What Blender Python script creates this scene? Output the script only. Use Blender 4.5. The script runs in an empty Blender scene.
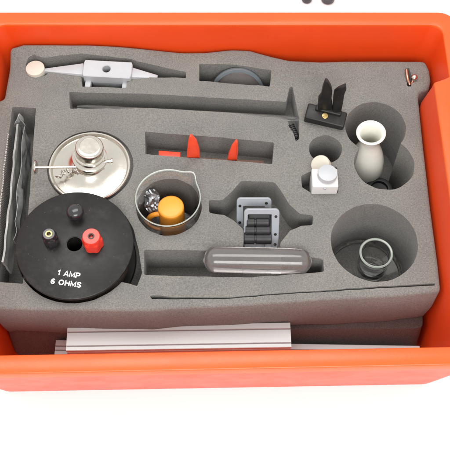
import bpy, bmesh, math, random
from mathutils import Vector, Matrix, noise
from mathutils.geometry import delaunay_2d_cdt
random.seed(7)
S = 0.01                       # everything below is written in centimetres, built in metres
scene = bpy.context.scene
C = scene.collection
R = math.radians

# ------------------------------------------------------------------ camera
TH = R(62); FPX = 880.0; DIST = 72.0
s_, c_ = math.sin(TH), math.cos(TH)
CAM = Vector((0, -DIST*c_, DIST*s_))
cd = bpy.data.cameras.new('camera'); cam = bpy.data.objects.new('camera', cd); C.objects.link(cam)
cam.location = CAM*S
cam.rotation_euler = (R(90)-TH, 0, 0)
cd.sensor_fit = 'HORIZONTAL'; cd.sensor_width = 36; cd.lens = 36*FPX/450
cd.clip_start = 0.01; cd.clip_end = 50
scene.camera = cam

# ------------------------------------------------------------------ light
scene.view_settings.view_transform = 'Standard'
scene.view_settings.look = 'None'
scene.view_settings.gamma = 1.0
scene.view_settings.exposure = 0.0
w = bpy.data.worlds.new('World'); scene.world = w; w.use_nodes = True
bg = w.node_tree.nodes['Background']
bg.inputs['Color'].default_value = (1.0, 0.985, 0.965, 1); bg.inputs['Strength'].default_value = 1.08

def area(name, loc, target, sx, sy, L, col=(1, 1, 1)):
    d = bpy.data.lights.new(name, 'AREA'); d.shape = 'RECTANGLE'
    d.size = sx*S; d.size_y = sy*S
    d.energy = L*math.pi*(sx*S)*(sy*S); d.color = col
    o = bpy.data.objects.new(name, d); C.objects.link(o)
    o.location = Vector(loc)*S
    o.rotation_euler = (Vector(target)-Vector(loc)).to_track_quat('-Z', 'Y').to_euler()
    return o
area('softbox_overhead', (-10, 30, 118), (0, 0, 0), 90, 46, 5.4, (1, 0.98, 0.95))
area('softbox_front', (8, -100, 96), (0, -20, -8), 95, 55, 8.2, (1, 0.99, 0.98))

# ------------------------------------------------------------------ placing helpers (pixel of the 450 px photo -> point on a real plane)
def ray(px, py):
    u = (px-225)/FPX; v = (py-225)/FPX
    return Vector((u, c_-v*s_, -s_-v*c_))
def at(px, py, z=0.0):
    d = ray(px, py); t = (z-CAM.z)/d.z
    return CAM+d*t
def atY(px, py, Y):
    d = ray(px, py); t = (Y-CAM.y)/d.y
    return CAM+d*t

# ------------------------------------------------------------------ materials
def nodes(name):
    m = bpy.data.materials.new(name); m.use_nodes = True
    nt = m.node_tree; b = nt.nodes['Principled BSDF']
    return m, nt, b
def nz(nt, scale, detail=3, rough=0.6, coord=None):
    t = nt.nodes.new('ShaderNodeTexNoise'); t.inputs['Scale'].default_value = scale
    t.inputs['Detail'].default_value = detail; t.inputs['Roughness'].default_value = rough
    tc = nt.nodes.new('ShaderNodeTexCoord'); nt.links.new(tc.outputs['Object'], t.inputs['Vector'])
    return t
def ramp(nt, src, stops):
    r = nt.nodes.new('ShaderNodeValToRGB'); e = r.color_ramp.elements
    while len(e) < len(stops): e.new(0.5)
    for k, (p, c) in enumerate(stops):
        e[k].position = p; e[k].color = (*c, 1) if len(c) == 3 else c
    nt.links.new(src, r.inputs['Fac']); return r
def bump(nt, b, src, strength, dist):
    n = nt.nodes.new('ShaderNodeBump'); n.inputs['Strength'].default_value = strength
    n.inputs['Distance'].default_value = dist
    nt.links.new(src, n.inputs['Height']); nt.links.new(n.outputs['Normal'], b.inputs['Normal']); return n
def sc(c, k): return tuple(min(1, x*k) for x in c)

def mat(name, col, rough=0.4, metal=0, var=0.12, vs=60, bstr=0.05, bscale=300, coat=0, spec=0.5, rvar=0.06):
    m, nt, b = nodes(name)
    t = nz(nt, vs)
    r = ramp(nt, t.outputs['Fac'], [(0.3, sc(col, 1-var)), (0.7, sc(col, 1+var))])
    nt.links.new(r.outputs['Color'], b.inputs['Base Color'])
    t3 = nz(nt, vs*2.3, 5)
    mr = nt.nodes.new('ShaderNodeMapRange'); mr.inputs['From Min'].default_value = .3; mr.inputs['From Max'].default_value = .7
    mr.inputs['To Min'].default_value = max(0.02, rough-rvar); mr.inputs['To Max'].default_value = rough+rvar
    nt.links.new(t3.outputs['Fac'], mr.inputs['Value']); nt.links.new(mr.outputs['Result'], b.inputs['Roughness'])
    b.inputs['Metallic'].default_value = metal
    b.inputs['Specular IOR Level'].default_value = spec
    b.inputs['Coat Weight'].default_value = coat
    if bstr:
        t2 = nz(nt, bscale, 4); bump(nt, b, t2.outputs['Fac'], bstr, 0.001)
    return m

def foam_mat(name, col):
    m, nt, b = nodes(name)
    a = nz(nt, 900, 2, 0.7)
    a2 = nz(nt, 28, 3, 0.5)
    r = ramp(nt, a.outputs['Fac'], [(0.30, sc(col, 0.72)), (0.5, col), (0.72, sc(col, 1.30))])
    r2 = ramp(nt, a2.outputs['Fac'], [(0.3, (0.90, 0.90, 0.91)), (0.7, (1.07, 1.06, 1.05))])
    mx = nt.nodes.new('ShaderNodeMix'); mx.data_type = 'RGBA'; mx.blend_type = 'MULTIPLY'; mx.inputs['Factor'].default_value = 1
    nt.links.new(r.outputs['Color'], mx.inputs['A']); nt.links.new(r2.outputs['Color'], mx.inputs['B'])
    # small pale crumbs and lint scattered on the foam
    v = nt.nodes.new('ShaderNodeTexVoronoi'); v.inputs['Scale'].default_value = 95
    tc = nt.nodes.new('ShaderNodeTexCoord'); nt.links.new(tc.outputs['Object'], v.inputs['Vector'])
    rv = ramp(nt, v.outputs['Distance'], [(0.0, (1, 1, 1)), (0.045, (0, 0, 0))])
    mx2 = nt.nodes.new('ShaderNodeMix'); mx2.data_type = 'RGBA'
    nt.links.new(rv.outputs['Color'], mx2.inputs['Factor']); nt.links.new(mx.outputs['Result'], mx2.inputs['A'])
    mx2.inputs['B'].default_value = (*sc(col, 1.7), 1)
    nt.links.new(mx2.outputs['Result'], b.inputs['Base Color'])
    b.inputs['Roughness'].default_value = 0.95; b.inputs['Specular IOR Level'].default_value = 0.15
    b.inputs['Sheen Weight'].default_value = 0.15
    t2 = nz(nt, 1100, 3, 0.7); bump(nt, b, t2.outputs['Fac'], 0.55, 0.0008)
    return m

def glass(name, tint=(1, 1, 1), rough=0.02, tr=1.0, ior=1.46):
    m, nt, b = nodes(name)
    b.inputs['Base Color'].default_value = (*tint, 1); b.inputs['Transmission Weight'].default_value = tr
    b.inputs['Roughness'].default_value = rough; b.inputs['IOR'].default_value = ior
    t2 = nz(nt, 120, 2); bump(nt, b, t2.outputs['Fac'], 0.03, 0.001)
    return m

def brushed(name, col):
    m, nt, b = nodes(name)
    tc = nt.nodes.new('ShaderNodeTexCoord'); mp = nt.nodes.new('ShaderNodeMapping'); mp.inputs['Scale'].default_value = (6, 900, 900)
    t = nt.nodes.new('ShaderNodeTexNoise'); t.inputs['Scale'].default_value = 1; t.inputs['Detail'].default_value = 4
    nt.links.new(tc.outputs['Object'], mp.inputs['Vector']); nt.links.new(mp.outputs['Vector'], t.inputs['Vector'])
    r = ramp(nt, t.outputs['Fac'], [(0.3, sc(col, .96)), (0.7, sc(col, 1.03))]); nt.links.new(r.outputs['Color'], b.inputs['Base Color'])
    b.inputs['Roughness'].default_value = .38; bump(nt, b, t.outputs['Fac'], .12, .0004); return m

M = dict(
    orange=mat('orange_plastic', (0.74, 0.060, 0.007), 0.38, var=0.05, vs=18, bstr=0.05, bscale=500),
    rim=mat('orange_rim_plastic', (0.72, 0.094, 0.011), 0.3, var=0.05, vs=18, bstr=0.05, bscale=500),
    foam=foam_mat('grey_foam', (0.188, 0.182, 0.170)),
    foam2=foam_mat('dark_grey_foam', (0.175, 0.168, 0.158)),
    black=mat('black_plastic', (0.013, 0.0125, 0.012), 0.42, spec=.35, var=0.2, bstr=0.06, vs=90),
    blackgloss=mat('black_gloss', (0.018, 0.018, 0.02), 0.2, var=0.2, bstr=0.0, coat=0.3),
    darkgrey=mat('dark_grey', (0.06, 0.06, 0.065), 0.45),
    red=mat('red_plastic', (0.72, 0.045, 0.025), 0.3, var=0.08, coat=0.2),
    redclip=mat('orange_red_plastic', (0.80, 0.07, 0.025), 0.35, var=0.08),
    mug=mat('amber_plastic', (0.92, 0.34, 0.03), 0.35, var=0.06),
    white=mat('white_plastic', (0.62, 0.62, 0.61), 0.35, var=0.04),
    ivory=mat('ivory_glazed', (0.76, 0.745, 0.67), 0.16, var=0.05, coat=0.4),
    cream=mat('cream_plastic', (0.56, 0.52, 0.44), 0.4, var=0.05),
    grey=mat('light_grey_plastic', (0.44, 0.45, 0.47), 0.42, var=0.05),
    steel=mat('nickel_plated_brass', (0.62, 0.59, 0.53), 0.2, 1, var=0.06, vs=40, bstr=0.05, rvar=0.06),
    steel2=mat('polished_steel', (0.55, 0.55, 0.54), 0.32, 1, var=0.1, vs=40, bstr=0.10),
    foil=mat('crumpled_foil', (0.34, 0.35, 0.37), 0.38, .9, var=0.1, vs=200, bstr=0.5, bscale=250),
    sheetmetal=mat('brushed_sheet', (0.33, 0.335, 0.32), 0.28, 0.4, var=0.15, vs=60, bstr=0.08),
    film=mat('clear_film', (0.20, 0.205, 0.20), 0.16, 0.0, var=0.3, vs=120, bstr=0.25, bscale=120, coat=.8),
    alu=brushed('anodised_aluminium', (0.76, 0.85, 0.85)),
    slate=mat('slate_grey_plastic', (0.30, 0.32, 0.35), 0.4, var=0.06),
    lensring=glass('lens_ring', (0.30, 0.345, 0.37), 0.12, 0.55),
    aludark=mat('rail_groove', (0.30, 0.25, 0.25), 0.6, 0.1),
    brass=mat('brass', (0.55, 0.40, 0.17), 0.4, 1),
    copper=mat('copper', (0.52, 0.28, 0.20), 0.3, 1),
    winding=mat('dark_winding', (0.05, 0.028, 0.018), 0.45, var=0.4, vs=300, bstr=0.4),
    ink=mat('white_ink', (0.82, 0.82, 0.82), 0.5, var=0.02, bstr=0),
    glass=glass('clear_glass', (0.99, 0.995, 0.99), 0.015, 1.0, 1.25),
    lens=glass('lens_glass', (0.92, 0.85, 0.83), 0.03, 0.9),
    edge=glass('glass_edge_glint', (0.72, 0.76, 0.70), 0.10, 0.62),  # bright reflection along glass rims, put into a pale, partly opaque tint
    brown=mat('brown_strip', (0.16, 0.085, 0.065), 0.5),
    tube=glass('clear_tube', (0.98, 0.955, 0.945), 0.04, 0.97, 1.4),
    rubber=mat('black_rubber', (0.015, 0.015, 0.016), 0.5),
    ground=mat('white_paper', (0.96, 0.96, 0.96), 0.9, var=0.005, vs=6, bstr=0, spec=0.1),
)
# woven wire gauze
def gauze():
    m, nt, b = nodes('wire_gauze')
    ck = nt.nodes.new('ShaderNodeTexChecker'); ck.inputs['Scale'].default_value = 800
    tc = nt.nodes.new('ShaderNodeTexCoord'); nt.links.new(tc.outputs['Object'], ck.inputs['Vector'])
    ck.inputs['Color1'].default_value = (.42, .41, .39, 1); ck.inputs['Color2'].default_value = (.12, .115, .11, 1)
    nt.links.new(ck.outputs['Color'], b.inputs['Base Color'])
    b.inputs['Metallic'].default_value = .15; b.inputs['Roughness'].default_value = .4
    bump(nt, b, ck.outputs['Fac'], .5, .0006); return m
M['gauze'] = gauze()
def dusty(m):
    """fine dust specks and hairline scuffs on the black plastic"""
    nt = m.node_tree; b = nt.nodes['Principled BSDF']; src = b.inputs['Base Color'].links[0].from_socket
    tc = nt.nodes.new('ShaderNodeTexCoord'); v = nt.nodes.new('ShaderNodeTexVoronoi'); v.inputs['Scale'].default_value = 170
    nt.links.new(tc.outputs['Object'], v.inputs['Vector'])
    rv = ramp(nt, v.outputs['Distance'], [(0.03, (.5, .5, .5)), (0.09, (0, 0, 0))])
    w_ = nz(nt, 45, 6, .75); rw = ramp(nt, w_.outputs['Fac'], [(.52, (0, 0, 0)), (.75, (.22, .22, .22))])
    ad = nt.nodes.new('ShaderNodeMix'); ad.data_type = 'RGBA'; ad.blend_type = 'ADD'; ad.inputs['Factor'].default_value = 1
    nt.links.new(rv.outputs['Color'], ad.inputs['A']); nt.links.new(rw.outputs['Color'], ad.inputs['B'])
    mx = nt.nodes.new('ShaderNodeMix'); mx.data_type = 'RGBA'; nt.links.new(ad.outputs['Result'], mx.inputs['Factor'])
    nt.links.new(src, mx.inputs['A']); mx.inputs['B'].default_value = (.10, .095, .09, 1)
    nt.links.new(mx.outputs['Result'], b.inputs['Base Color'])
dusty(M['black'])
# turned metal top of a cap: fine rings come from the mesh; nothing else here

# ------------------------------------------------------------------ object helpers
def thing(name, label, cat, loc, group=None):
    o = bpy.data.objects.new(name, None); C.objects.link(o)
    o.empty_display_size = 0.01
    o.location = Vector(loc)*S; o['label'] = label; o['category'] = cat; o['root'] = 1
    if group: o['group'] = group
    return o
def rootloc(o):
    while o.parent: o = o.parent
    return o.location.copy()
def part(name, bm, m, parent=None, label=None, cat=None, kind=None, smooth=40, group=None, loc=None):
    """bm is in world centimetres"""
    off = rootloc(parent) if parent else (Vector(loc)*S if loc else Vector((0, 0, 0)))
    bmesh.ops.remove_doubles(bm, verts=bm.verts, dist=1e-5)
    bmesh.ops.recalc_face_normals(bm, faces=bm.faces)
    for v in bm.verts: v.co = v.co*S-off
    me = bpy.data.meshes.new(name); bm.to_mesh(me); bm.free()
    for p in me.polygons: p.use_smooth = True
    me.set_sharp_from_angle(angle=R(smooth))
    me.materials.append(M[m])
    o = bpy.data.objects.new(name, me); C.objects.link(o)
    if parent: o.parent = parent
    else: o.location = off
    if label: o['label'] = label
    if cat: o['category'] = cat
    if kind: o['kind'] = kind
    if group: o['group'] = group
    return o
def B(): return bmesh.new()
def frame(origin, zdir=(0, 0, 1), xdir=(1, 0, 0)):
    z = Vector(zdir).normalized(); x = Vector(xdir); x = (x-z*x.dot(z)).normalized(); y = z.cross(x)
    m = Matrix((x, y, z)).transposed().to_4x4(); m.translation = Vector(origin); return m
def lathe(bm, prof, mtx, n=64, closed=False, rfun=None):
    rings = []
    for (r, z) in prof:
        if r < 1e-6: rings.append([bm.verts.new(mtx@Vector((0, 0, z)))])
        else:
            rg = []
            for k in range(n):
                a = 2*math.pi*k/n; rr, zz = (r, z) if rfun is None else rfun(r, z, a)
                rg.append(bm.verts.new(mtx@Vector((rr*math.cos(a), rr*math.sin(a), zz))))
            rings.append(rg)
    seq = list(zip(rings, rings[1:]+([rings[0]] if closed else [])))
    if not closed: seq = seq[:len(rings)-1]
    for A, Bq in seq:
        for k in range(n):
            k2 = (k+1) % n
            if len(A) == 1 and len(Bq) == 1: continue
            if len(A) == 1: bm.faces.new((A[0], Bq[k], Bq[k2]))
            elif len(Bq) == 1: bm.faces.new((A[k], A[k2], Bq[0]))
            else: bm.faces.new((A[k], A[k2], Bq[k2], Bq[k]))
    return bm
def cyl(bm, mtx, r, z0, z1, n=48, bev=0.05, r1=None):
    r1 = r if r1 is None else r1
    return lathe(bm, [(0, z0), (r-bev, z0), (r, z0+bev), (r1, z1-bev), (r1-bev*.3, z1-bev*.3), (r1-bev, z1), (0, z1)], mtx, n)
def box(bm, mtx, sx, sy, sz, bev=0.04, seg=2):
    t = bmesh.new(); bmesh.ops.create_cube(t, size=1)
    for v in t.verts: v.co = Vector((v.co.x*sx, v.co.y*sy, v.co.z*sz))
    if bev: bmesh.ops.bevel(t, geom=t.edges[:], offset=bev, segments=seg, affect='EDGES', profile=.5)
    bmesh.ops.transform(t, matrix=mtx, verts=t.verts)
    me = bpy.data.meshes.new('t'); t.to_mesh(me); t.free(); bm.from_mesh(me); bpy.data.meshes.remove(me)
    return bm
def extr(bm, pts3, vec, bev=0.03):
    """extrude a closed 3-D planar outline along vec"""
    t = bmesh.new(); vs = [t.verts.new(p) for p in pts3]; f = t.faces.new(vs)
    g = bmesh.ops.extrude_face_region(t, geom=[f])
    for v in [e for e in g['geom'] if isinstance(e, bmesh.types.BMVert)]: v.co += Vector(vec)
    bmesh.ops.recalc_face_normals(t, faces=t.faces)
    if bev: bmesh.ops.bevel(t, geom=t.edges[:], offset=bev, segments=2, affect='EDGES', profile=.5)
    me = bpy.data.meshes.new('t'); t.to_mesh(me); t.free(); bm.from_mesh(me); bpy.data.meshes.remove(me)
    return bm
def tube(bm, pts, r, n=12, caps=True):
    pts = [Vector(p) for p in pts]; rings = []
    for i, p in enumerate(pts):
        d = (pts[min(i+1, len(pts)-1)]-pts[max(i-1, 0)]).normalized()
        up = Vector((0, 0, 1)) if abs(d.z) < .9 else Vector((0, 1, 0))
        x = d.cross(up).normalized(); y = d.cross(x)
        rr = r[i] if isinstance(r, (list, tuple)) else r
        rings.append([bm.verts.new(p+x*rr*math.cos(2*math.pi*k/n)+y*rr*math.sin(2*math.pi*k/n)) for k in range(n)])
    for A, Bq in zip(rings, rings[1:]):
        for k in range(n): bm.faces.new((A[k], A[(k+1) % n], Bq[(k+1) % n], Bq[k]))
    if caps: bm.faces.new(rings[0]); bm.faces.new(rings[-1])
    return bm
def plate(bm, px_pts, z0, z1, bev=0.04):
    """slab whose outline is given on its upper level z1"""
    pts = [at(x, y, z1) for x, y in px_pts]
    return extr(bm, pts, (0, 0, z0-z1), bev)

# ------------------------------------------------------------------ setting
GZ = -9.6
bm = B(); n = 24
for i in range(n+1):
    for j in range(n+1): bm.verts.new((-900+1800*i/n, -900+1800*j/n, GZ))
bm.verts.ensure_lookup_table()
for i in range(n):
    for j in range(n):
        a = i*(n+1)+j; bm.faces.new([bm.verts[q] for q in (a, a+n+1, a+n+2, a+1)])
part('ground', bm, 'ground', kind='structure')

# ------------------------------------------------------------------ tote
RZ = 3.0
X0, X1 = -22.0, 20.65; YB, YF = 20.0, -13.33
def rring(x0, x1, y0, y1, r, z, lug=0.0, jogR=12.65, jogL=-3.0):
    """rounded rectangle, dense and with a fixed point count; lug pushes the side walls inward in front of the jog"""
    pts = []; nc = 14; ns = 90
    def side(a, b):
        for k in range(ns):
            t = k/ns; pts.append((a[0]+(b[0]-a[0])*t, a[1]+(b[1]-a[1])*t))
    def corner(cx, cy, a0):
        for k in range(nc):
            a = a0+math.pi/2*k/nc; pts.append((cx+r*math.cos(a), cy+r*math.sin(a)))
    side((x1, y0+r), (x1, y1-r)); corner(x1-r, y1-r, 0)
    side((x1-r, y1), (x0+r, y1)); corner(x0+r, y1-r, math.pi/2)
    side((x0, y1-r), (x0, y0+r)); corner(x0+r, y0+r, math.pi)
    side((x0+r, y0), (x1-r, y0)); corner(x1-r, y0+r, 1.5*math.pi)
    out = []
    for (x, y) in pts:
        if lug:
            if x > 0:
                f = min(1, max(0, (jogR-y)/0.38)); k = min(1, max(0, (x-(x1-2.2))/1.2)); x -= lug*f*k
            else:
                f = min(1, max(0, (jogL+1.0-y)/1.25)); k = min(1, max(0, ((x0+2.2)-x)/1.2)); x += lug*f*k
        fw = min(1, max(0, (5-y)/18))
        out.append(Vector((x, y+0.021*x*fw, z)))
    return out
def loft(bm, rings, cap0=False, cap1=False):
    L = [[bm.verts.new(p) for p in r] for r in rings]
    for A, Bq in zip(L, L[1:]):
        m = len(A)
        for k in range(m): bm.faces.new((A[k], A[(k+1) % m], Bq[(k+1) % m], Bq[k]))
    if cap0: bm.faces.new(L[0])
    if cap1: bm.faces.new(L[-1])
def inset(d, r, z, lug=0.0, dx=None):
    dx = d if dx is None else dx
    return rring(X0+dx, X1-dx, YF+d, YB-d, r, z, lug)
tote = thing('plastic_tote', 'open bright orange plastic tote holding the grey foam insert and lab kit', 'tote', (-0.5, 3, GZ))
bm = B()
rim_in = 1.42
# outer skin (tapers towards the bottom), bottom, then floor and inner skin
loft(bm, [inset(0.35, 1.7, RZ-0.35), inset(0.42, 1.8, RZ-0.9), inset(1.4, 1.9, -3.5, dx=1.1), inset(2.55, 1.9, GZ+0.25, dx=1.9), inset(2.8, 1.8, GZ+0.02, dx=2.1)], cap1=True)
loft(bm, [inset(rim_in, 1.1, RZ-0.25, 1.4), inset(rim_in+0.08, 1.1, RZ-0.6, 1.4), inset(rim_in+0.27, 1.1, 0, 1.45, dx=rim_in+.45), inset(rim_in+1.45, 1.3, -8.9, 1.4, dx=rim_in+.95),
          inset(rim_in+1.7, 1.3, -9.1, 1.4, dx=rim_in+1.2)], cap1=True)
part('body', bm, 'orange', tote, smooth=50)
bm = B()
e = 0.12
loft(bm, [inset(0.36, 1.7, RZ-0.9), inset(0.0, 1.6, RZ-0.9), inset(0, 1.6, RZ-e), inset(e*.3, 1.6, RZ-e*.3), inset(e, 1.55, RZ),
          inset(rim_in-e, 1.15, RZ, 1.38), inset(rim_in-e*.3, 1.1, RZ-e*.3, 1.4), inset(rim_in, 1.1, RZ-e, 1.4), inset(rim_in+0.02, 1.1, RZ-0.28, 1.4)])
part('rim', bm, 'rim', tote, smooth=50)

# ------------------------------------------------------------------ foam
def smooth(a, b, t):
    t = min(1, max(0, (t-a)/(b-a))); return t*t*(3-2*t)
def und(x, y):
    # the soft sheet rides up where it is squeezed against the back wall on the left
    up = 0.95*smooth(15.8, 18.0, y)*(1-smooth(-13, -3, x))+0.25*smooth(15.8, 17.8, y)*math.exp(-((x-1)/2.6)**2)
    return up+0.10*noise.noise(Vector((x*0.16, y*0.16, 3)))+0.03*noise.noise(Vector((x*.6, y*.6, 9)))
def P(*pts): return [at(x, y, 0).to_2d() for x, y in pts]
def arc(cx, cy, r, a0, a1, n=48):
    return [Vector((cx+r*math.cos(R(a0+(a1-a0)*k/n)), cy+r*math.sin(R(a0+(a1-a0)*k/n)))) for k in range(n+(0 if abs(a1-a0) == 360 else 1))]
def circ(c, r, n=56): return arc(c[0], c[1], r, 0, 360, n)
def dens(pts, step=0.5, closed=True, rnd=0.12):
    """round the corners a little and subdivide an outline"""
    out = []; m = len(pts)
    for i in range(m):
        a, b, c = pts[i-1], pts[i], pts[(i+1) % m]
        la, lc = (a-b).length, (c-b).length
        ang = (a-b).angle(c-b) if la > 1e-6 and lc > 1e-6 else math.pi
        if ang < R(150) and rnd:
            d = min(rnd, la*.4, lc*.4); p = b+(a-b).normalized()*d; q = b+(c-b).normalized()*d
            for t in (0, .33, .67, 1): out.append(p*(1-t)**2+b*2*t*(1-t)+q*t*t)
        else: out.append(b.copy())
    res = []; m = len(out)
    for i in range(m):
        a, b = out[i], out[(i+1) % m]; k = max(1, int((b-a).length/step))
        for j in range(k): res.append(a+(b-a)*j/k)
    return res
def inside(p, poly):
    c = False; j = len(poly)-1; x, y = p
    for i in range(len(poly)):
        xi, yi = poly[i]; xj, yj = poly[j]
        if (yi > y) != (yj > y) and x < (xj-xi)*(y-yi)/(yj-yi)+xi: c = not c
        j = i
    return c
def offset(poly, d):
    """move an outline outward by d (counter-clockwise or clockwise alike)"""
    A = sum(poly[i-1].x*poly[i].y-poly[i].x*poly[i-1].y for i in range(len(poly)))
    sg = 1 if A > 0 else -1; out = []
    for i in range(len(poly)):
        t = (poly[(i+1) % len(poly)]-poly[i-1]).normalized(); out.append(poly[i]+Vector((t.y, -t.x))*d*sg)
    return out
def fill(bm, outer, holes, zf, grid=0.0):
    vs = [Vector(p) for p in outer]; ed = [(i, (i+1) % len(outer)) for i in range(len(outer))]
    for h in holes:
        b = len(vs); vs += [Vector(p) for p in h]; ed += [(b+i, b+(i+1) % len(h)) for i in range(len(h))]
    if grid:
        xs = [p.x for p in outer]; ys = [p.y for p in outer]
        x = min(xs)
        while x < max(xs):
            y = min(ys)
            while y < max(ys):
                p = Vector((x+.2*grid*math.sin(y*9), y))
                if inside(p, outer) and not any(inside(p, h) for h in holes):
                    if min((p-q).length for q in vs[:len(vs)] if abs(q.x-p.x) < grid and abs(q.y-p.y) < grid) > grid*.45 if any(abs(q.x-p.x) < grid and abs(q.y-p.y) < grid for q in vs) else True:
                        vs.append(p)
                y += grid
            x += grid
    V, _, F, *_ = delaunay_2d_cdt(vs, ed, [], 0, 1e-5)
    nv = [bm.verts.new((p.x, p.y, zf(p.x, p.y))) for p in V]
    for f in F:
        cx = sum(V[i].x for i in f)/3; cy = sum(V[i].y for i in f)/3; q = (cx, cy)
        if inside(q, outer) and not any(inside(q, h) for h in holes): bm.faces.new([nv[i] for i in f])
def wall(bm, loop, za, zb, rows=4, batter=0.0):
    rings = []
    for k in range(rows+1):
        t = k/rows; lp = offset(loop, -batter*t) if batter else loop
        rings.append([Vector((p.x, p.y, (za(p.x, p.y))*(1-t)+zb*t)) for p in lp])
    L = [[bm.verts.new(p) for p in r] for r in rings]
    for A, Bq in zip(L, L[1:]):
        m = len(A)
        for k in range(m): bm.faces.new((A[k], A[(k+1) % m], Bq[(k+1) % m], Bq[k]))

# key positions shared by pockets and things
c_dish = at(90, 168, 0)
c_disc = at(74.5, 244, 1.0)
c_beak = at(168, 198, 1.4)
c_vase = at(371, 133, 1.3)
c_big = at(374.3, 242, 0)
c_small = at(325.5, 149, 0)
lobeA = at(375.5, 127, 0); lobeB = at(384.3, 164.0, 0)

def union2(c1, r1, c2, r2):
    """outline of two overlapping circles"""
    d = (c2-c1).to_2d(); L = d.length; a = (r1*r1-r2*r2+L*L)/(2*L); h = math.sqrt(r1*r1-a*a)
    base = math.degrees(math.atan2(d.y, d.x)); th1 = math.degrees(math.acos(a/r1)); th2 = math.degrees(math.acos((L-a)/r2))
    return arc(c1.x, c1.y, r1, base+th1, base+360-th1, 50)+arc(c2.x, c2.y, r2, base+180+th2, base+540-th2, 50)[1:-1]

holes = [
 (dens(P((26,66),(29,61),(35,59),(43,61),(83,58),(132,61),(186,72),(186,78),(150,77.5),(128,77.5),(126,88),(82,86.5),(81,76),(50,71.5),(45,76),(35,78.5),(28,75)), rnd=.1), -1.9),
 (dens(P((199,64),(235,65),(271.5,70.5),(270,87),(235,84),(199,80.5))), -4.6),
 (dens(P((69,92),(150,94),(220,98),(286,102),(289.5,88),(292.5,87),(299,117),(299,139),(296,141),(293,131),(289,126),(288,119),(283,117),(220,112),(150,108),(70,109))), -2.3),
 (dens(P((145,131.5),(205,136),(274,142.5),(272.5,164),(205,158.5),(145,154))), -2.6),
 (dens(P((12.5,107),(36,108),(23,284),(-3,282),(-2,240),(5,160))), -4.2),
 (circ(c_dish+Vector((0.02, 0.14, 0)), 3.64), -0.42),
 (dens(circ(c_disc, 4.95)), -2.6),
 (dens(P((144,250),(212,250),(243,250),(244,230),(233,220),(224,215),(209,213),(209,200),(222,201),(242,181),(275,182),(290,205),(300,214),(313,215),(313,225),(301,226),(290,231),(280,243),(281,253),(323,259),(324.5,272),(250,277.5),(144,275)), rnd=.2), -3.4),
 (circ(c_beak, 2.72), -5.4),
 (circ(c_small, 1.42), -4.5),
 (dens(P((301,175.5),(311.5,171),(314,167),(337,167),(338,193),(311,193),(302,187))), -2.2),
 (dens(union2(lobeA, 2.64, lobeB, 2.56)), -7.0),
 (circ(c_big, 3.52), -6.4),
 (dens(P((150,296),(154,295.2),(175,297),(230,297.3),(300,292),(360,287.6),(435,283.3),(435,285.6),(360,289.4),(300,293.3),(230,298.6),(175,299.3),(152,299.3)), rnd=.05), -2.0),
 (dens(P((404.5,69.5),(409,68),(411,75),(411.5,87),(407.5,87)), rnd=.1), -1.8),
]
# the wedge cut beside the disc joins its pocket
def disc_pocket():
    cx, cy, r = c_disc.x, c_disc.y+.12, 4.82
    w1 = at(137, 238, 0).to_2d(); w2 = at(146.5, 274, 0).to_2d(); w3 = at(131, 289, 0).to_2d()
    # keep clear of the tube slot by staying left of it
    w2 = at(142, 273, 0).to_2d()
    a1 = math.degrees(math.atan2(w1.y-cy, w1.x-cx)); a3 = math.degrees(math.atan2(w3.y-cy, w3.x-cx))
    pts = arc(cx, cy, r, a1, a3+360, 70)
    return pts+[at(137, 286, 0).to_2d(), w2, at(138.5, 250, 0).to_2d()]
holes[6] = (dens(disc_pocket(), rnd=0), -2.85)

outline = P((12,55.5),(14,53.5),(20,52.2),(25,50),(27.5,46.5),(45,45.2),(75,45.6),(110,47.5),(150,49.5),(185,52),(205,52.2),(232,50.2),(250,51),(270,55.5),(290,60),(320,61.5),(350,60.5),(380,60),(405,60.5),(425.5,60.8),
            (429.5,70),(431,80),(429,90),(419.5,92),(418.6,98),(424,150),(431,210),(438,262),(441,291),
            (430,293),(400,296),(360,298),(320,300),(285,303),(250,305.5),(215,307),(180,308.5),(150,311),(110,310.5),(75,310),(40,310),(10,309),(-12,308),
            (-12,250),(-9,180),(-5,101),(4,98.5),(8,76))
outline = dens([Vector((p.x, min(p.y, 18.05))) for p in outline], 0.4, rnd=.6)
foam = thing('foam_insert', 'grey foam insert with cut-out pockets, filling the orange tote', 'foam insert', (-0.5, 5, -9.1))
ZM = -5.0
def seat(d): return d
bm = B()
holes = [([Vector((p.x+.045*noise.noise(Vector((p.x*1.1, p.y*1.1, 5))), p.y+.06*noise.noise(Vector((p.x*1.1, p.y*1.1, 11))))) for p in h], d) for h, d in holes]
hs = [h for h, d in holes]
rr = 0.32
top = offset(outline, -rr)
fill(bm, top, hs, und, grid=0.8)
def zr(k):
    return lambda x, y: und(x, y)-k
steps = [(i/5*90) for i in range(6)]
prev = None; rings = []
for a in steps:
    lp = offset(outline, -rr*(1-math.sin(R(a)))); k = rr*(1-math.cos(R(a)))
    rings.append([Vector((p.x, p.y, und(p.x, p.y)-k)) for p in lp])
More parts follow.
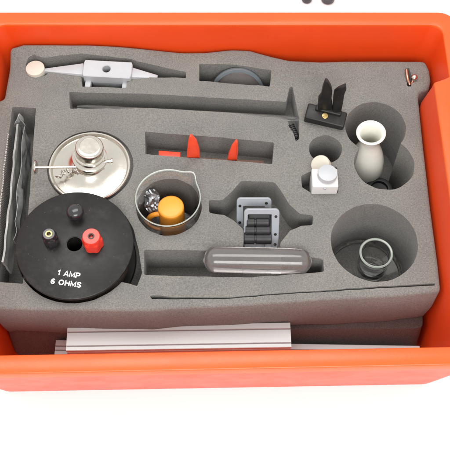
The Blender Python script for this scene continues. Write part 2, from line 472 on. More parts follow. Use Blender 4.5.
# the front face bulges and its lower edge waves
def skirt(p, t):
    front = 1 if p.y < -4.5 and abs(p.x) < 17.6 else 0
    b = 0.16*math.sin(t*math.pi)+0.10*noise.noise(Vector((p.x*.3, p.y*.3, t*2)))
    zb = ZM+0.35*math.sin(p.x*0.33+0.9)*front
    return b, und(p.x, p.y)*(1-t)-rr*(1-t)+zb*t
for k in range(1, 8):
    t = k/7; ring = []
    off = offset(outline, 1.0)
    for p, q in zip(outline, off):
        b, z = skirt(p, t); d = (q-p).normalized()
        pull = -0.08*(z+.5)  # the block narrows with the tapered tote
        ring.append(Vector((p.x+d.x*(b-pull), p.y+d.y*(b-pull*(0 if p.y < -4.5 else 1)), z)))
    rings.append(ring)
low = [Vector((p.x, p.y)) for p in rings[-1]]
loft(bm, rings)
fill(bm, low, [h for h, d in holes if d < ZM], lambda x, y: ZM-0.0+(0.35*math.sin(x*0.33+0.9) if y < -6.0 else 0), grid=0)
for h, d in holes:
    if d < ZM: wall(bm, h, und, ZM, 6)
    else:
        wall(bm, h, und, d, 5); fill(bm, h, [], lambda x, y, d=d: d, grid=0)
part('top_layer', bm, 'foam', foam, smooth=50)
bm = B()
base = dens([Vector(p) for p in ((-18.3, -7.2), (16.6, -7.0), (16.7, 12.3), (17.6, 12.6), (17.6, 16.9), (-19.2, 17.2))], 0.5, rnd=.7)
def shift(z):   # the front face leans out towards the floor
    return [Vector((p.x, p.y+(.95*(z+9)/4-.75 if p.y < -5 else 0), z)) for p in base]
deep = [(h, d) for h, d in holes if d < ZM]
fill(bm, [p.to_2d() for p in shift(ZM-.42)], [h for h, d in deep], lambda x, y: ZM-0.42, grid=1.2)
loft(bm, [shift(z) for z in (ZM-.42, -6.2, -7, -8, -9.05)])
for h, d in deep:
    wall(bm, h, lambda x, y: ZM-.02, d, 3); fill(bm, h, [], lambda x, y, d=d: d)
part('base_layer', bm, 'foam2', foam, smooth=50, label='darker lower foam layer set back under the grey top layer')

# ------------------------------------------------------------------ spirit burner
t = thing('spirit_burner', 'shiny nickel spirit burner with wide dish and capped wick, behind the black disc', 'spirit burner', (c_dish.x, c_dish.y, -1.0))
mt = frame((c_dish.x, c_dish.y, 0))
bm = B()
lathe(bm, [(0, -.40), (2.6, -.38), (3.30, -.2), (3.42, .12), (3.46, .24), (3.40, .33), (3.28, .33), (3.20, .24), (3.12, .10), (2.6, .18), (2.0, .34), (1.6, .55), (1.35, .75), (1.25, .8), (0, .8)], mt, 96)
part('dish', bm, 'steel', t)
mt = frame((c_dish.x+.02, c_dish.y, 0), (.115, 0, 1))
bm = B()
lathe(bm, [(0, .3), (1.22, .3), (1.26, .9), (1.26, 1.15), (1.10, 1.22), (1.10, 1.32), (1.40, 1.42), (1.46, 1.55), (1.44, 1.75), (1.30, 1.85), (1.14, 1.92), (1.14, 2.02), (1.27, 2.10), (1.27, 2.32), (1.12, 2.42), (0, 2.42)], mt, 72)
part('collar', bm, 'steel', t)
bm = B()
lathe(bm, [(0, 2.42), (1.14, 2.42), (1.17, 2.5), (1.15, 3.2), (1.12, 3.32), (1.02, 3.40), (0.8, 3.42), (0.78, 3.38), (0, 3.38)], mt, 72)
part('cap', bm, 'steel', t)
bm = B()
p0 = at(78, 167, 1.7); p1 = at(36, 167.3, 1.7)
tube(bm, [p0, p1], 0.11, 14)
k = part('wick_key', bm, 'steel', t)
bm = B(); cyl(bm, frame(p1, (p1-p0), (0, 0, 1)), 0.58, -0.06, 0.10, 40, .04)
part('key_disc', bm, 'steel', k)
bm = B(); tube(bm, [at(104, 162, 1.6), at(112, 160.8, 1.6)], .16, 12); cyl(bm, frame(at(112, 160.8, 1.6), (1, .1, 0)), .22, -.1, .08, 20, .03)
part('side_nut', bm, 'steel', t)
bm = B()
for i in range(9):   # short chain lying on the dish
    q = i/8; x = 56+q*19; y = 176-7*q+2.2*math.sin(q*9); c = at(x, y, .62+.6*q)
    a = i*1.3; d = Vector((math.cos(a), math.sin(a), .3*math.sin(a*2)))
    ring = [c+frame((0, 0, 0), d).to_3x3()@Vector((.24*math.cos(b), .17*math.sin(b), 0)) for b in [j*math.pi/6 for j in range(13)]]
    tube(bm, ring, .045, 6, caps=False)
part('chain', bm, 'steel', t)

# ------------------------------------------------------------------ resistor disc
t = thing('resistance_coil', 'large black disc marked 1 AMP 6 OHMS with black and red terminals', 'resistor', (c_disc.x, c_disc.y, -2.82))
nrm = Vector((0.02, -0.05, 1)).normalized()
mt = frame(c_disc, nrm)
RD = 4.66; rh = 0.68
bm = B(); lathe(bm, [(rh, 0), (RD-.06, 0), (RD, -.05), (RD, -.34), (RD-.05, -.38), (rh, -.38)], mt, 120, closed=True)
fl = part('top_flange', bm, 'black', t)
bm = B(); lathe(bm, [(rh-.06, -.03), (rh+.003, -.03), (rh+.003, -3.8), (rh-.06, -3.8)], mt, 48, closed=True)
part('bushing', bm, 'black', t)
bm = B(); prof = [(rh+.1, -.38)]
for i in range(48): prof += [(4.05, -.39-i*.062), (4.10, -.42-i*.062)]
prof += [(rh+.1, -3.38)]
lathe(bm, prof, mt, 96, closed=True)
part('winding', bm, 'winding', t)
bm = B(); lathe(bm, [(rh+.05, -3.39), (RD-.06, -3.39), (RD, -3.45), (RD, -3.75), (RD-.05, -3.80), (rh+.05, -3.80)], mt, 120, closed=True)
part('bottom_flange', bm, 'black', t)
def onto(px, py, z):      # point of the disc frame that lies over a photo pixel at height z above the flange
    p = at(px, py, c_disc.z+z); q = mt.inverted()@p
    return mt@Vector((q.x, q.y, 0))
def loc_frame(p): 
    m = mt.copy(); m.translation = p; return m
p = onto(75, 211.5, 1.0); f = loc_frame(p)
bm = B(); lathe(bm, [(0, 0), (.48, 0), (.46, .45), (.64, .55), (.70, .75), (.66, .98), (.5, 1.16), (.25, 1.25), (0, 1.27)], f, 40)
part('knob', bm, 'blackgloss', t)
def terminal(px, py, colour, name, label, h, r0, r1, n):
    p = onto(px, py, h); f = loc_frame(p)
    bm = B()
    def fl_(r, z, a):
        return (r*(1+0.06*math.cos(n*a)) if z < h*.72 and r > r1*.8 else r, z)
    lathe(bm, [(0, 0), (r0*.9, 0), (r0*.9, .12), (r0, .2), (r0, h*.62), (r0*.97, h*.7), (r1, h*.76), (r1, h-.06), (r1-.05, h), (.26, h), (.24, h-.25), (0, h-.25)], f, 72, rfun=fl_)
    o = part(name, bm, colour, t, label=label)
    bm = B(); lathe(bm, [(.17, h-.3), (.17, h+.012), (.27, h+.012), (.27, h-.3)], f, 32, closed=True)
    part('socket', bm, 'brass' if n == 8 else 'winding', o)
terminal(48.8, 234, 'blackgloss', 'terminal', 'black terminal post left of the centre hole', 1.75, .60, .50, 8)
terminal(91, 236, 'red', 'terminal', 'red terminal post right of the centre hole', 1.75, .78, .70, 6)
GL = {
 '1': (0.55, [[(.12, .70), (.40, .96), (.40, 0)]]),
 'A': (0.86, [[(.06, 0), (.43, 1), (.80, 0)], [(.20, .30), (.66, .30)]]),
 'M': (0.98, [[(.10, 0), (.10, .96), (.49, .18), (.88, .96), (.88, 0)]]),
 'P': (0.80, [[(.12, 0), (.12, .93), (.48, .93), (.66, .84), (.70, .68), (.66, .53), (.48, .44), (.12, .44)]]),
 '6': (0.76, [[(.64, .80), (.52, .92), (.36, .93), (.20, .80), (.12, .55), (.12, .32), (.20, .13), (.38, .05), (.56, .13), (.64, .30), (.56, .48), (.38, .56), (.20, .48), (.13, .36)]]),
 'O': (0.98, [[(.49+.38*math.cos(R(a)), .5+.44*math.sin(R(a))) for a in range(90, 470, 20)]]),
 'H': (0.90, [[(.12, 0), (.12, 1)], [(.78, 0), (.78, 1)], [(.12, .52), (.78, .52)]]),
 'S': (0.82, [[(.70, .76), (.60, .90), (.40, .95), (.20, .89), (.13, .74), (.22, .60), (.42, .52), (.62, .43), (.71, .28), (.62, .11), (.40, .05), (.20, .11), (.10, .27)]]),
 ' ': (0.42, [])}
def lettering(bm, txt, p0, p1, h, th=.225):
    im = mt.inverted(); a = im@p0; b = im@p1; d = Vector((b.x-a.x, b.y-a.y)); L = d.length; d.normalize(); nn_ = Vector((-d.y, d.x))
    tot = sum(GL[ch][0]+.10 for ch in txt)-.10; x0 = 0; lv = 0
    for ch in txt:
        for st in GL[ch][1]:
            pts = [Vector(((x0+x)/tot*L, (y-.5)*h)) for x, y in st]; w = th*h/2; lft = []; rgt = []
            for i, p in enumerate(pts):
                d0 = (p-pts[i-1]).normalized() if i else (pts[1]-p).normalized()
                d1 = (pts[i+1]-p).normalized() if i < len(pts)-1 else d0
                n0 = Vector((-d0.y, d0.x)); n1 = Vector((-d1.y, d1.x)); m_ = (n0+n1).normalized(); k = min(1.6, 1/max(.3, m_.dot(n0)))
                lft.append(p+m_*w*k); rgt.append(p-m_*w*k)
            lv += 1; z = .006+.0012*(lv % 3)
            W = lambda q: mt@Vector((a.x+d.x*q.x+nn_.x*q.y, a.y+d.y*q.x+nn_.y*q.y, z))
            A = [bm.verts.new(W(q)) for q in lft]; Bq = [bm.verts.new(W(q)) for q in rgt]
            for i in range(len(pts)-1): bm.faces.new((A[i], A[i+1], Bq[i+1], Bq[i]))
        x0 += GL[ch][0]+.10
bm = B()
lettering(bm, '1 AMP', onto(57, 271.8, 0), onto(80, 275, 0), .42)
lettering(bm, '6 OHMS', onto(50.5, 280.3, 0), onto(81, 284.3, 0), .42)
part('lettering', bm, 'ink', fl)

# ------------------------------------------------------------------ beaker with its contents
bz0 = -5.3
t = thing('glass_beaker', 'clear glass beaker with pouring lip, standing right of the black disc', 'beaker', (c_beak.x, c_beak.y, bz0))
f = frame((c_beak.x, c_beak.y, 0))
RB = 2.58
def lip(r, z, a):
    d = math.atan2(math.sin(a-R(48)), math.cos(a-R(48)))
    k = math.exp(-(d/.20)**2)*max(0, min(1, (z-.3)/1.1))
    return r+.42*k, z+.10*k
bm = B()
lathe(bm, [(0, bz0), (RB-.25, bz0), (RB-.05, bz0+.1), (RB, bz0+.3), (RB, .9), (RB+.03, 1.2), (RB+.10, 1.36), (RB+.13, 1.42), (RB+.12, 1.47), (RB+.08, 1.48), (RB-.01, 1.40), (RB-.06, 1.1), (RB-.07, .8), (RB-.07, bz0+.4), (RB-.2, bz0+.2), (RB-.35, bz0+.15), (0, bz0+.14)], f, 96, rfun=lip)
vs_ = part('vessel', bm, 'glass', t)
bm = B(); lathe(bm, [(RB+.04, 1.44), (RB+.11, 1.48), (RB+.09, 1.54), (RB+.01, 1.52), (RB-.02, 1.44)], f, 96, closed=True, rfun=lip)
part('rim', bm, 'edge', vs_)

pm = at(170.8, 206.5, -0.6)
t = thing('plastic_mug', 'small amber orange plastic mug with a handle, inside the glass beaker', 'mug', (pm.x, pm.y, bz0+.16))
f = frame((pm.x, pm.y, 0)); rm = 1.08; mb = -5.12
bm = B(); lathe(bm, [(0, mb), (rm-.1, mb), (rm-.02, mb+.08), (rm, mb+.3), (rm+.02, -.95), (rm+.01, -.7), (rm-.05, -.62), (rm-.16, -.58), (0, -.56)], f, 64)
bmug = part('cup', bm, 'mug', t)
bm = B()
pts = []
for k in range(17):
    a = R(90+180*k/16); pts.append(Vector((pm.x-rm*.92+1.0*math.cos(a), pm.y-.25, -2.6+1.15*math.sin(a))))
tube(bm, pts, .22, 14)
part('handle', bm, 'mug', t)

pc = at(152, 201, -1.2)
t = thing('foil_packet', 'crumpled silver foil packet tucked behind the amber mug in the beaker', 'foil packet', (pc.x, pc.y, -2.4))
bm = B(); n = 12; V = []
f = frame(pc, (-.1, -.75, .55), (1, .45, 0))
for i in range(n+1):
    for j in range(n+1):
        x = (i/n-.5)*1.3; y = (j/n-.5)*2.1
        h = .30*noise.noise(Vector((x*1.7, y*1.7, 1)))+.12*noise.noise(Vector((x*5, y*5, 4)))
        V.append(bm.verts.new(f@Vector((x+.1*math.sin(y*4), y, h))))
for i in range(n):
    for j in range(n):
        a = i*(n+1)+j; bm.faces.new((V[a], V[a+n+1], V[a+n+2], V[a+1]))
gx = bmesh.ops.extrude_face_region(bm, geom=bm.faces[:])
for v in [e for e in gx['geom'] if isinstance(e, bmesh.types.BMVert)]: v.co -= f.to_3x3()@Vector((0, 0, .14))
part('foil', bm, 'foil', t, smooth=18)

# ------------------------------------------------------------------ vase
t = thing('ceramic_vase', 'ivory glazed narrow-necked bottle standing in the round pocket at back right', 'bottle', (c_vase.x, c_vase.y, -7.0))
f = frame((c_vase.x, c_vase.y, 0), (-0.055, 0, 1))
f.translation = Vector((c_vase.x+.07, c_vase.y, 0))
bm = B()
lathe(bm, [(0, -6.95), (.95, -6.95), (1.1, -6.8), (1.4, -5.8), (1.56, -4.6), (1.58, -3.7), (1.50, -2.7), (1.25, -1.6), (.95, -.8), (.80, -.2), (.82, .35), (.95, .8), (1.14, 1.1), (1.24, 1.25), (1.26, 1.36), (1.20, 1.44), (1.08, 1.43), (.98, 1.33), (.86, 1.0), (.72, .5), (.66, -.2), (.72, -1.2), (.95, -2), (1.1, -3.6), (.9, -6.5), (0, -6.6)], f, 80)
part('pot', bm, 'ivory', t)

ps = at(379.5, 188.5, -4.2)
t = thing('rubber_stopper', 'black rubber stopper at the bottom of the pocket beside the ivory bottle', 'stopper', (ps.x, ps.y, -7.0))
bm = B(); f = frame((ps.x, ps.y, 0))
lathe(bm, [(0, -6.95), (.95, -6.95), (1.18, -4.35), (1.15, -4.22), (1.05, -4.18), (.78, -4.20), (.72, -4.45), (0, -4.5)], f, 56)
part('bung', bm, 'rubber', t)

# ------------------------------------------------------------------ glass in the big pocket
pt = at(376, 253.5, -2.2)
t = thing('glass_jar', 'small clear glass jar with thick rim, standing in the large round pocket', 'jar', (pt.x, pt.y, -6.1))
f = frame((pt.x, pt.y, 0), (0.0, 0, 1)); rj = 1.30
bm = B()
lathe(bm, [(0, -6.18), (rj-.2, -6.18), (rj-.03, -6.0), (rj, -5.6), (rj, -2.7), (rj+.05, -2.5), (rj+.11, -2.36), (rj+.11, -2.22), (rj+.03, -2.14), (rj-.08, -2.16), (rj-.14, -2.3), (rj-.15, -2.7), (rj-.15, -5.5), (rj-.3, -5.72), (0, -5.75)], f, 72)
vs_ = part('vessel', bm, 'glass', t)
bm = B(); lathe(bm, [(rj+.09, -2.18), (rj+.10, -2.10), (rj+.03, -2.04), (rj-.07, -2.06), (rj-.10, -2.15)], f, 72, closed=True)
part('rim', bm, 'edge', vs_)
pd = at(374, 262, -6.0)
t = thing('petri_dish', 'shallow clear glass dish lying under the small jar in the large pocket', 'dish', (c_big.x, c_big.y-.1, -6.38))
f = frame((c_big.x, c_big.y-.1, 0))
bm = B(); lathe(bm, [(0, -6.36), (3.1, -6.36), (3.2, -6.3), (3.22, -5.6), (3.18, -5.52), (3.10, -5.52), (3.06, -5.6), (3.04, -6.18), (0, -6.2)], f, 96)
part('dish', bm, 'glass', t)

# ------------------------------------------------------------------ white block with knob
pb = at(325, 177.5, 1.15)
t = thing('knob_block', 'white square plastic block with a round pale grey knob on top', 'block', (pb.x, pb.y, -2.1))
bm = B(); box(bm, frame((pb.x, pb.y, 1.15-1.6)), 2.15, 1.78, 3.2, .10, 3)
bb = part('block', bm, 'white', t)
pk = at(327.8, 172.3, 1.75)
bm = B(); cyl(bm, frame((pk.x, pk.y, 1.16)), .80, 0, .55, 48, .07)
part('knob', bm, 'grey', t)
bm = B(); cyl(bm, frame(at(325, 188.8, .95), (0, -1, 0)), .12, -.05, .05, 20, .02)
part('screw', bm, 'grey', bb)
pe = at(320, 164, .55)
t = thing('cream_cap', 'round cream plastic cap leaning behind the white block', 'cap', (pe.x, pe.y, -.6))
bm = B(); f = frame(pe, (-.35, -.2, .9)); lathe(bm, [(0, -.7), (.75, -.7), (.82, -.62), (.82, -.08), (.76, 0), (.6, .03), (0, .03)], f, 48)
part('disc', bm, 'cream', t)

# ------------------------------------------------------------------ black clip with two prongs
pa = at(326, 114, .9)
t = thing('spring_clip', 'black plastic clip with two upright prongs and a brass screw', 'clip', (pa.x, pa.y, 0))
xd = (at(346, 118.5, .9)-at(306, 109.5, .9)).normalized()
f = frame((pa.x, pa.y, .40), (0, -.25, 1), xd)
bm = B(); box(bm, f, 3.5, 1.45, 1.15, .16, 3)
box(bm, f@Matrix.Translation((.1, .42, .5)), 2.3, .55, .7, .14, 3)
cb = part('base', bm, 'black', t)
bm = B()
sp = at(325, 115.8, 1.02); cyl(bm, frame(sp, (0, -.35, 1)), .27, -.15, .07, 28, .04)
box(bm, frame(sp+Vector((0, -.03, .075)), (0, -.35, 1), (1, .6, 0)), .4, .06, .05, .01, 1)
part('screw', bm, 'brass', cb)
def prong(poly, Y, th, lean):
    pts = [atY(x, y, Y) for x, y in poly]
    bm = B(); extr(bm, pts, (0, th, 0), .07)
    z0 = min(p.z for p in pts)
    for v in bm.verts:
        k = (v.co.z-z0); v.co.y += lean*k+0.10*math.sin(k*2.2); 
    return bm
part('prong', prong([(318, 117), (318, 108), (318.5, 99), (321.5, 96), (323, 88), (325.5, 80.5), (328, 81.5), (331, 87), (332.5, 92), (331.5, 99), (333, 108), (333.5, 117)], pa.y+.1, .42, 0.0), 'black', t)
part('prong', prong([(333.5, 119), (333, 108), (333.5, 99), (334.5, 94), (338.5, 90), (346, 85.5), (346.5, 90), (344.5, 96), (343, 103), (341.5, 111), (341, 120)], pa.y-.05, .42, 0.0), 'black', t)

# ------------------------------------------------------------------ grey clamp bracket, top left
pg = at(107.5, 68.5, .55)
t = thing('clamp_bracket', 'light grey tapered clamp bar with a centre hole and white end button', 'clamp', (pg.x, pg.y, -1.85))
xd = (at(132, 70.5, .55)-at(83, 68, .55)).normalized()
f = frame((pg.x, pg.y, 0), (0, -.08, 1), xd)
bm = B()
# body: slab with a real hole
hw, hh = 2.2, .86; ring_o = []; nn = 48
for k in range(nn):
    a = 2*math.pi*k/nn; cx_, sx_ = math.cos(a), math.sin(a); q = min(hw/max(1e-6, abs(cx_)), hh/max(1e-6, abs(sx_)))
    ring_o.append(Vector((cx_*q, sx_*q)))
def lv(r2, z): return [f@Vector((p.x, p.y, z)) for p in r2]
sm = lambda d: [Vector((max(-hw+d, min(hw-d, p.x)), max(-hh+d, min(hh-d, p.y)))) for p in ring_o]
rh2 = lambda r: [Vector((r*math.cos(2*math.pi*k/nn)-.1, r*math.sin(2*math.pi*k/nn)+.02)) for k in range(nn)]
loft(bm, [lv(rh2(.36), -.45), lv(rh2(.36), .50), lv(rh2(.42), .56), lv(sm(.06), .56), lv(sm(0), .50), lv(sm(0), -.45), lv(rh2(.36), -.45)])
cbk = part('block', bm, 'grey', t)
bm = B(); box(bm, f@Matrix.Translation((0.05, -.55, -1.02)), 3.0, .3, 1.15, .05); part('web', bm, 'grey', t)
for sx in (-1.72, 1.62):
    bm = B(); box(bm, f@Matrix.Translation((sx, -1.02, -.55)), .52, 1.25, .8, .08); part('lug', bm, 'grey', t)
def arm(px, z0, z1): 
    bm = B(); pts = [at(x, y, z) for x, y, z in px]
    return extr(bm, pts, (0, 0, -.5), .06)
part('arm', arm([(43, 68.5, .05), (83.5, 63, .30), (83.5, 74.5, .30), (43, 71, .05)], 0, 0), 'grey', t)
part('arm', arm([(131.5, 67, .30), (158, 75, -.1), (157, 78, -.1), (131.5, 77, .30)], 0, 0), 'grey', t)
pw = at(35, 67.8, .35)
bm = B(); cyl(bm, frame((pw.x, pw.y, 0)), .84, -.9, .35, 56, .06)
part('end_button', bm, 'cream', t)

# ------------------------------------------------------------------ lens
pl = Vector((at(238, 80, 0).x, 15.0, -1.55))
t = thing('glass_lens', 'clear round glass lens leaning in the short slot near the back rim', 'lens', (pl.x, pl.y, -4.6))
f = frame(pl+Vector((0, 0, -.75)), (0, -.9, .43))
bm = B(); lathe(bm, [(0, .32), (.6, .30), (1.2, .22), (1.85, .12), (2.2, .06), (2.2, -.06), (1.85, -.12), (1.2, -.22), (.6, -.30), (0, -.32)], f, 72)
le = part('lens_disc', bm, 'lens', t)
bm = B(); lathe(bm, [(2.19, .20), (2.44, .20), (2.48, .12), (2.48, -.20), (2.42, -.28), (2.19, -.28)], f, 80, closed=True)
part('edge_ring', bm, 'lensring', t)

# ------------------------------------------------------------------ glass rod and black ribbed sleeve
ga = at(77, 107.6, -.15); gb = at(299, 119.3, -.05)
t = thing('glass_rod', 'long thin clear glass rod lying along the front edge of the long slot', 'glass rod', ga.lerp(gb, .5)-Vector((0, 0, .3)))
bm = B(); pts = [ga.lerp(gb, k/24) for k in range(25)]; rads = [.12]+[.22]*23+[.14]
for i, p in enumerate(pts): p.z += -.05-0.10*math.sin(i/24*math.pi); p.y += .12*math.sin(i/24*math.pi)+.1
tube(bm, pts, rads, 20)
part('rod', bm, 'glass', t)
sa = at(291, 125, -.1); sb = at(297, 138, -.3)
t = thing('ribbed_sleeve', 'small black ribbed sleeve in the notch at the right end of the long slot', 'sleeve', sb-Vector((0, 0, .4)))
d = (sb-sa); L = d.length; f = frame(sa, d); prof = [(0, 0)]
for i in range(7): prof += [(.28, L*i/7+.01), (.28, L*(i+.5)/7), (.18, L*(i+.55)/7), (.18, L*(i+.97)/7)]
prof += [(0, L)]
bm = B(); lathe(bm, prof, f, 28); part('sleeve', bm, 'rubber', t)

# ------------------------------------------------------------------ orange red clips
pr_ = at(210, 156, -1.4)
t = thing('pronged_clip', 'flat orange red plastic clip with two upright prongs in the middle slot', 'clip', (pr_.x, pr_.y, -2.55))
bm = B(); ya = at(205, 156.5, -.9)
pts = [at(158.5, 150.5, -1.0), at(180.5, 152, -1.0), at(180.5, 158, -1.0), at(158.5, 157, -1.0)]
extr(bm, pts, (0, 0, -.25), .05); part('base_bar', bm, 'redclip', t)
bm = B(); extr(bm, [at(158, 155.5, -1.3), at(264, 160.5, -1.3), at(264, 166, -1.3), at(158, 161, -1.3)], (0, 0, -1.24), .05); part('carrier', bm, 'brown', t)
part('prong', prong([(186.5, 164), (187, 153), (188, 144), (189.8, 137.3), (191.5, 137.5), (196.5, 143), (199.5, 150), (200, 164)], at(190, 158, 0).y+.15, .35, 0), 'redclip', t)
part('prong', prong([(226.5, 166), (228.5, 155), (231.5, 148), (236, 143.2), (237.8, 144), (237.8, 152), (236.5, 166)], at(232, 160, 0).y+.15, .35, 0), 'redclip', t)

# ------------------------------------------------------------------ frame and coil
pf = at(261.5, 229.5, .35)
t = thing('coil_former', 'black ribbed coil held between two light grey square plastic plates', 'coil', (pf.x, pf.y, -3.3))
al = R(33)
zdir = Vector((0, -math.cos(al), math.sin(al)))
f1 = frame(pf, zdir, (1, 0, 0))
def frame_plate(f, hw, hh, w0, th, winx, winy, cx=0, cy=0):
    def rr2(a, b, r, n=6, ox=0, oy=0):
        o = []
        for (sx, sy, a0) in ((1, 1, 0), (-1, 1, 90), (-1, -1, 180), (1, -1, 270)):
            for k in range(n+1):
                q = R(a0+90*k/n); o.append(Vector((ox+sx*(a-r)+r*math.cos(q), oy+sy*(b-r)+r*math.sin(q))))
        return o
    O = rr2(hw, hh, .35); Oi = rr2(hw-.05, hh-.05, .32); I = rr2(winx, winy, .08, ox=cx, oy=cy)
    L3 = lambda r, z: [f@Vector((p.x, p.y, z)) for p in r]
    bm = B(); loft(bm, [L3(I, -th), L3(I, 0), L3(Oi, 0), L3(O, -.05), L3(O, -th+.05), L3(Oi, -th), L3(I, -th)]); return bm
pl1 = part('end_plate', frame_plate(f1, 1.42, 1.85, 0, .26, .98, 1.35, -.16, .05), 'slate', t)
f2 = f1@Matrix.Translation((-.58, .20, -1.55))
pl2 = part('end_plate', frame_plate(f2, 1.42, 1.85, 0, .26, .9, 1.05, 0, .1), 'slate', t)
for pl_, f_, ps_ in ((pl1, f1, ((1.14, 1.2), (1.14, -.45), (1.14, -1.4))), (pl2, f2, ((-1.16, 1.15), (-1.16, -.4), (1.0, 1.4)))):
    for (x, y) in ps_:
        bm = B(); cyl(bm, f_@Matrix.Translation((x, y, 0)), .12, -.02, .03, 16, .01); part('screw', bm, 'black', pl_)
bm = B(); prof = [(0, -1.3)]
L = 1.9
fb = f1@Matrix.Translation((-.18, -.05, 0))
box(bm, fb@Matrix.Translation((0, 0, -.85)), 1.85, 2.6, 1.3, .15, 3)
fc = frame(fb@Vector((0, .0, -.25)), f1.to_3x3()@Vector((1, 0, 0)), zdir)
for (y, z, r, hl) in ((.62, -.22, .40, .90), (-.02, -.02, .42, 1.0), (-.72, .08, .5, 1.12)):
    fc = frame(fb@Vector((-.12, y, z)), f1.to_3x3()@Vector((1, 0, 0)), zdir)
    pr2 = [(0, -hl), (r-.05, -hl), (r, -hl+.05), (r, -.3), (r-.08, -.27), (r-.08, -.15), (r, -.12), (r, hl-.05), (r-.05, hl), (0, hl)]
    lathe(bm, pr2, fc, 40)
part('coil', bm, 'rubber', t)
bm = B(); box(bm, f1@Matrix.Translation((.55, -1.45, .12)), .5, .5, .4, .06); part('terminal_tab', bm, 'slate', t)

# ------------------------------------------------------------------ clear tube
qa = at(203.5, 259.5, .0); qb = at(311.5, 261.5, .0)
mid = qa.lerp(qb, .5)
t = thing('specimen_tube', 'thick clear glass tube with rounded ends, lying in front of the black coil', 'glass tube', (mid.x, mid.y, -1.1))
d = (qb-qa); L = d.length; f = frame(qa, d); rt = 1.06
bm = B(); prof = []
for k in range(9): a = R(90*k/8); prof.append((rt*math.sin(a), rt*.85*(1-math.cos(a))))
prof = [(p, q) for p, q in prof]
for k in range(8, -1, -1): a = R(90*k/8); prof.append((rt*math.sin(a), L-rt*.85*(1-math.cos(a))))
lathe(bm, prof, f, 56)
b3 = [(p*.92, q*.984+.07) for p, q in prof]
lathe(bm, b3, f, 56)
part('tube_wall', bm, 'tube', t)

# ------------------------------------------------------------------ left slot: gauze, strip, plate
def ribbon(top, zt, bot, zb, th, wob=0.0, rows=8, n=26):
    def samp(poly, z, t):
        x = t*(len(poly)-1); i = min(int(x), len(poly)-2); q = x-i
        return at(poly[i][0]*(1-q)+poly[i+1][0]*q, poly[i][1]*(1-q)+poly[i+1][1]*q, z)
    bm = B(); V = []
    for i in range(n+1):
        a = samp(top, zt, i/n); b = samp(bot, zb, i/n); row = []
        for j in range(rows+1):
            p = a.lerp(b, j/rows); p.x += wob*noise.noise(Vector((i*.35, j*.5, 2))); p.z += wob*.6*noise.noise(Vector((i*.5, j*.3, 7)))*(1 if j < 3 else 0)
            row.append(bm.verts.new(p))
        V.append(row)
    for i in range(n):
        for j in range(rows): bm.faces.new((V[i][j], V[i+1][j], V[i+1][j+1], V[i][j+1]))
    g = bmesh.ops.extrude_face_region(bm, geom=bm.faces[:])
    for v in [e for e in g['geom'] if isinstance(e, bmesh.types.BMVert)]: v.co.x -= th
    return bm
o1 = at(8, 200, -3.9)
t = thing('wire_gauze', 'woven wire gauze sheet standing at the left side of the left slot', 'wire gauze', (o1.x, o1.y, -4.1))
part('sheet', ribbon([(9, 133), (4, 175), (-1, 225), (-4, 268)], .15, [(14.5, 142), (13, 185), (9, 233), (4.5, 279)], -2.6, .12, .10), 'gauze', t)
o1 = at(18, 200, -3.9)
t = thing('steel_strip', 'polished steel strip bowed along the middle of the left slot', 'steel strip', (o1.x, o1.y, -4.1))
part('strip', ribbon([(18.5, 124), (14.5, 160), (10.5, 205), (3.5, 262)], .35, [(24.5, 134), (23, 170), (19, 215), (12, 274)], -1.8, .16, .12), 'sheetmetal', t)
o1 = at(26, 160, -3.9)
t = thing('clear_sleeve', 'crumpled clear plastic sleeve with a pointed top at the head of the left slot', 'plastic sleeve', (o1.x, o1.y, -4.1))
part('film', ribbon([(15, 124), (20, 113.5), (24, 126), (21, 160), (17, 215), (14, 240)], .2, [(24, 140), (30, 142), (31, 150), (28, 180), (25, 225), (21, 255)], -2.4, .05, .35), 'film', t, smooth=25)

# ------------------------------------------------------------------ hook in the corner pocket
ph = at(410, 78, 0)
t = thing('copper_hook', 'small copper hook with a shiny ball, in the back right corner pocket', 'hook', (ph.x, ph.y, -1.6))
bm = B(); pts = [at(406.5, 70, .35), at(407, 75, .3), at(408, 80, .2), at(409.5, 84.5, 0), at(411.5, 84, -.1), at(413, 80, .1)]
tube(bm, pts, .13, 12); part('wire', bm, 'copper', t)
bm = B(); pbll = at(414.3, 77.6, .3); lathe(bm, [(.30*math.sin(R(a)), -.30*math.cos(R(a))) for a in range(0, 181, 12)], frame(pbll), 28); part('ball', bm, 'steel', t)

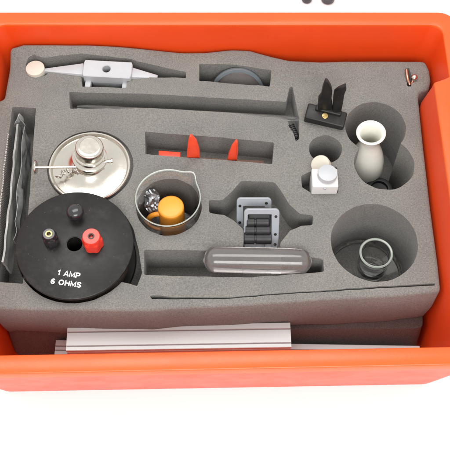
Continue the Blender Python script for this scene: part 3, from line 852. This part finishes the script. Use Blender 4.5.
# ------------------------------------------------------------------ aluminium rails
def rail(name, label, px, ztop, h, group):
    pts = [at(x, y, ztop) for x, y in px]      # back-left, back-right, front-right, front-left
    ax = (pts[1]-pts[0]); L = ax.length; wy = ((pts[0]-pts[3]).length+(pts[1]-pts[2]).length)/2
    f = frame((pts[0]+pts[3])/2, (0, 0, 1), ax)
    t = thing(name, label, 'rail', ((pts[0]+pts[2])/2).to_2d().to_3d()+Vector((0, 0, ztop-h)), group)
    a = wy/2
    prof = [(-a, -h), (-a, -.45), (-a+.05, -.42), (-a+.05, -.30), (-a, -.27), (-a, -.04), (-a+.04, 0), (-a+.30, 0), (-a+.33, -.07), (-a+.41, -.07), (-a+.44, -.015), (a-.62, -.015),
            (a-.59, -.07), (a-.51, -.07), (a-.48, .02), (a-.05, .02), (a, -.03), (a, -.5), (a-.06, -.53), (a-.06, -.65), (a, -.68), (a, -h)]
    bm = B(); A = [bm.verts.new(f@Vector((0, p, q))) for p, q in prof]; Bq = [bm.verts.new(f@Vector((L, p, q))) for p, q in prof]
    m = len(prof)
    for k in range(m): bm.faces.new((A[k], A[(k+1) % m], Bq[(k+1) % m], Bq[k]))
    bm.faces.new(A); bm.faces.new(Bq)
    part('profile', bm, 'alu', t, smooth=30)
    bm = B()
    for yy in (-a+.37, a-.55):
        box(bm, f@Matrix.Translation((L/2, yy, -.058)), L-.06, .075, .02, 0)
    part('groove', bm, 'aludark', t)
rail('aluminium_rail', 'short wide aluminium rail lying on top, between the foam and front wall', [(67, 326), (289.5, 322.5), (290, 347.5), (66.5, 350.5)], -3.6, 2.5, 'aluminium rails in the front gap')
rail('aluminium_rail', 'long aluminium rail underneath the short one, showing along the front wall', [(57, 338), (420, 344), (421, 355), (53.5, 356)], -6.2, 2.8, 'aluminium rails in the front gap')

# ------------------------------------------------------------------ two feet of something else, cropped by the top edge
for i, (x, y) in enumerate(((307, -2.2), (328, -2.4))):
    p = at(x, y, GZ+.4)
    t = thing('rubber_foot', ('left' if i == 0 else 'right')+' one of two small dark grey rubber feet cut off at the top edge', 'foot', (p.x, p.y, GZ), 'rubber feet on the white surface')
    bm = B(); lathe(bm, [(0, 0), (.45 if i == 0 else .6, 0), (.55 if i == 0 else .72, .15), (.55 if i == 0 else .72, .6), (.4, .85), (0, .9)], frame((p.x, p.y, GZ+.01)), 32); part('pad', bm, 'darkgrey', t)

for o in scene.objects:
    if 'root' in o: del o['root']
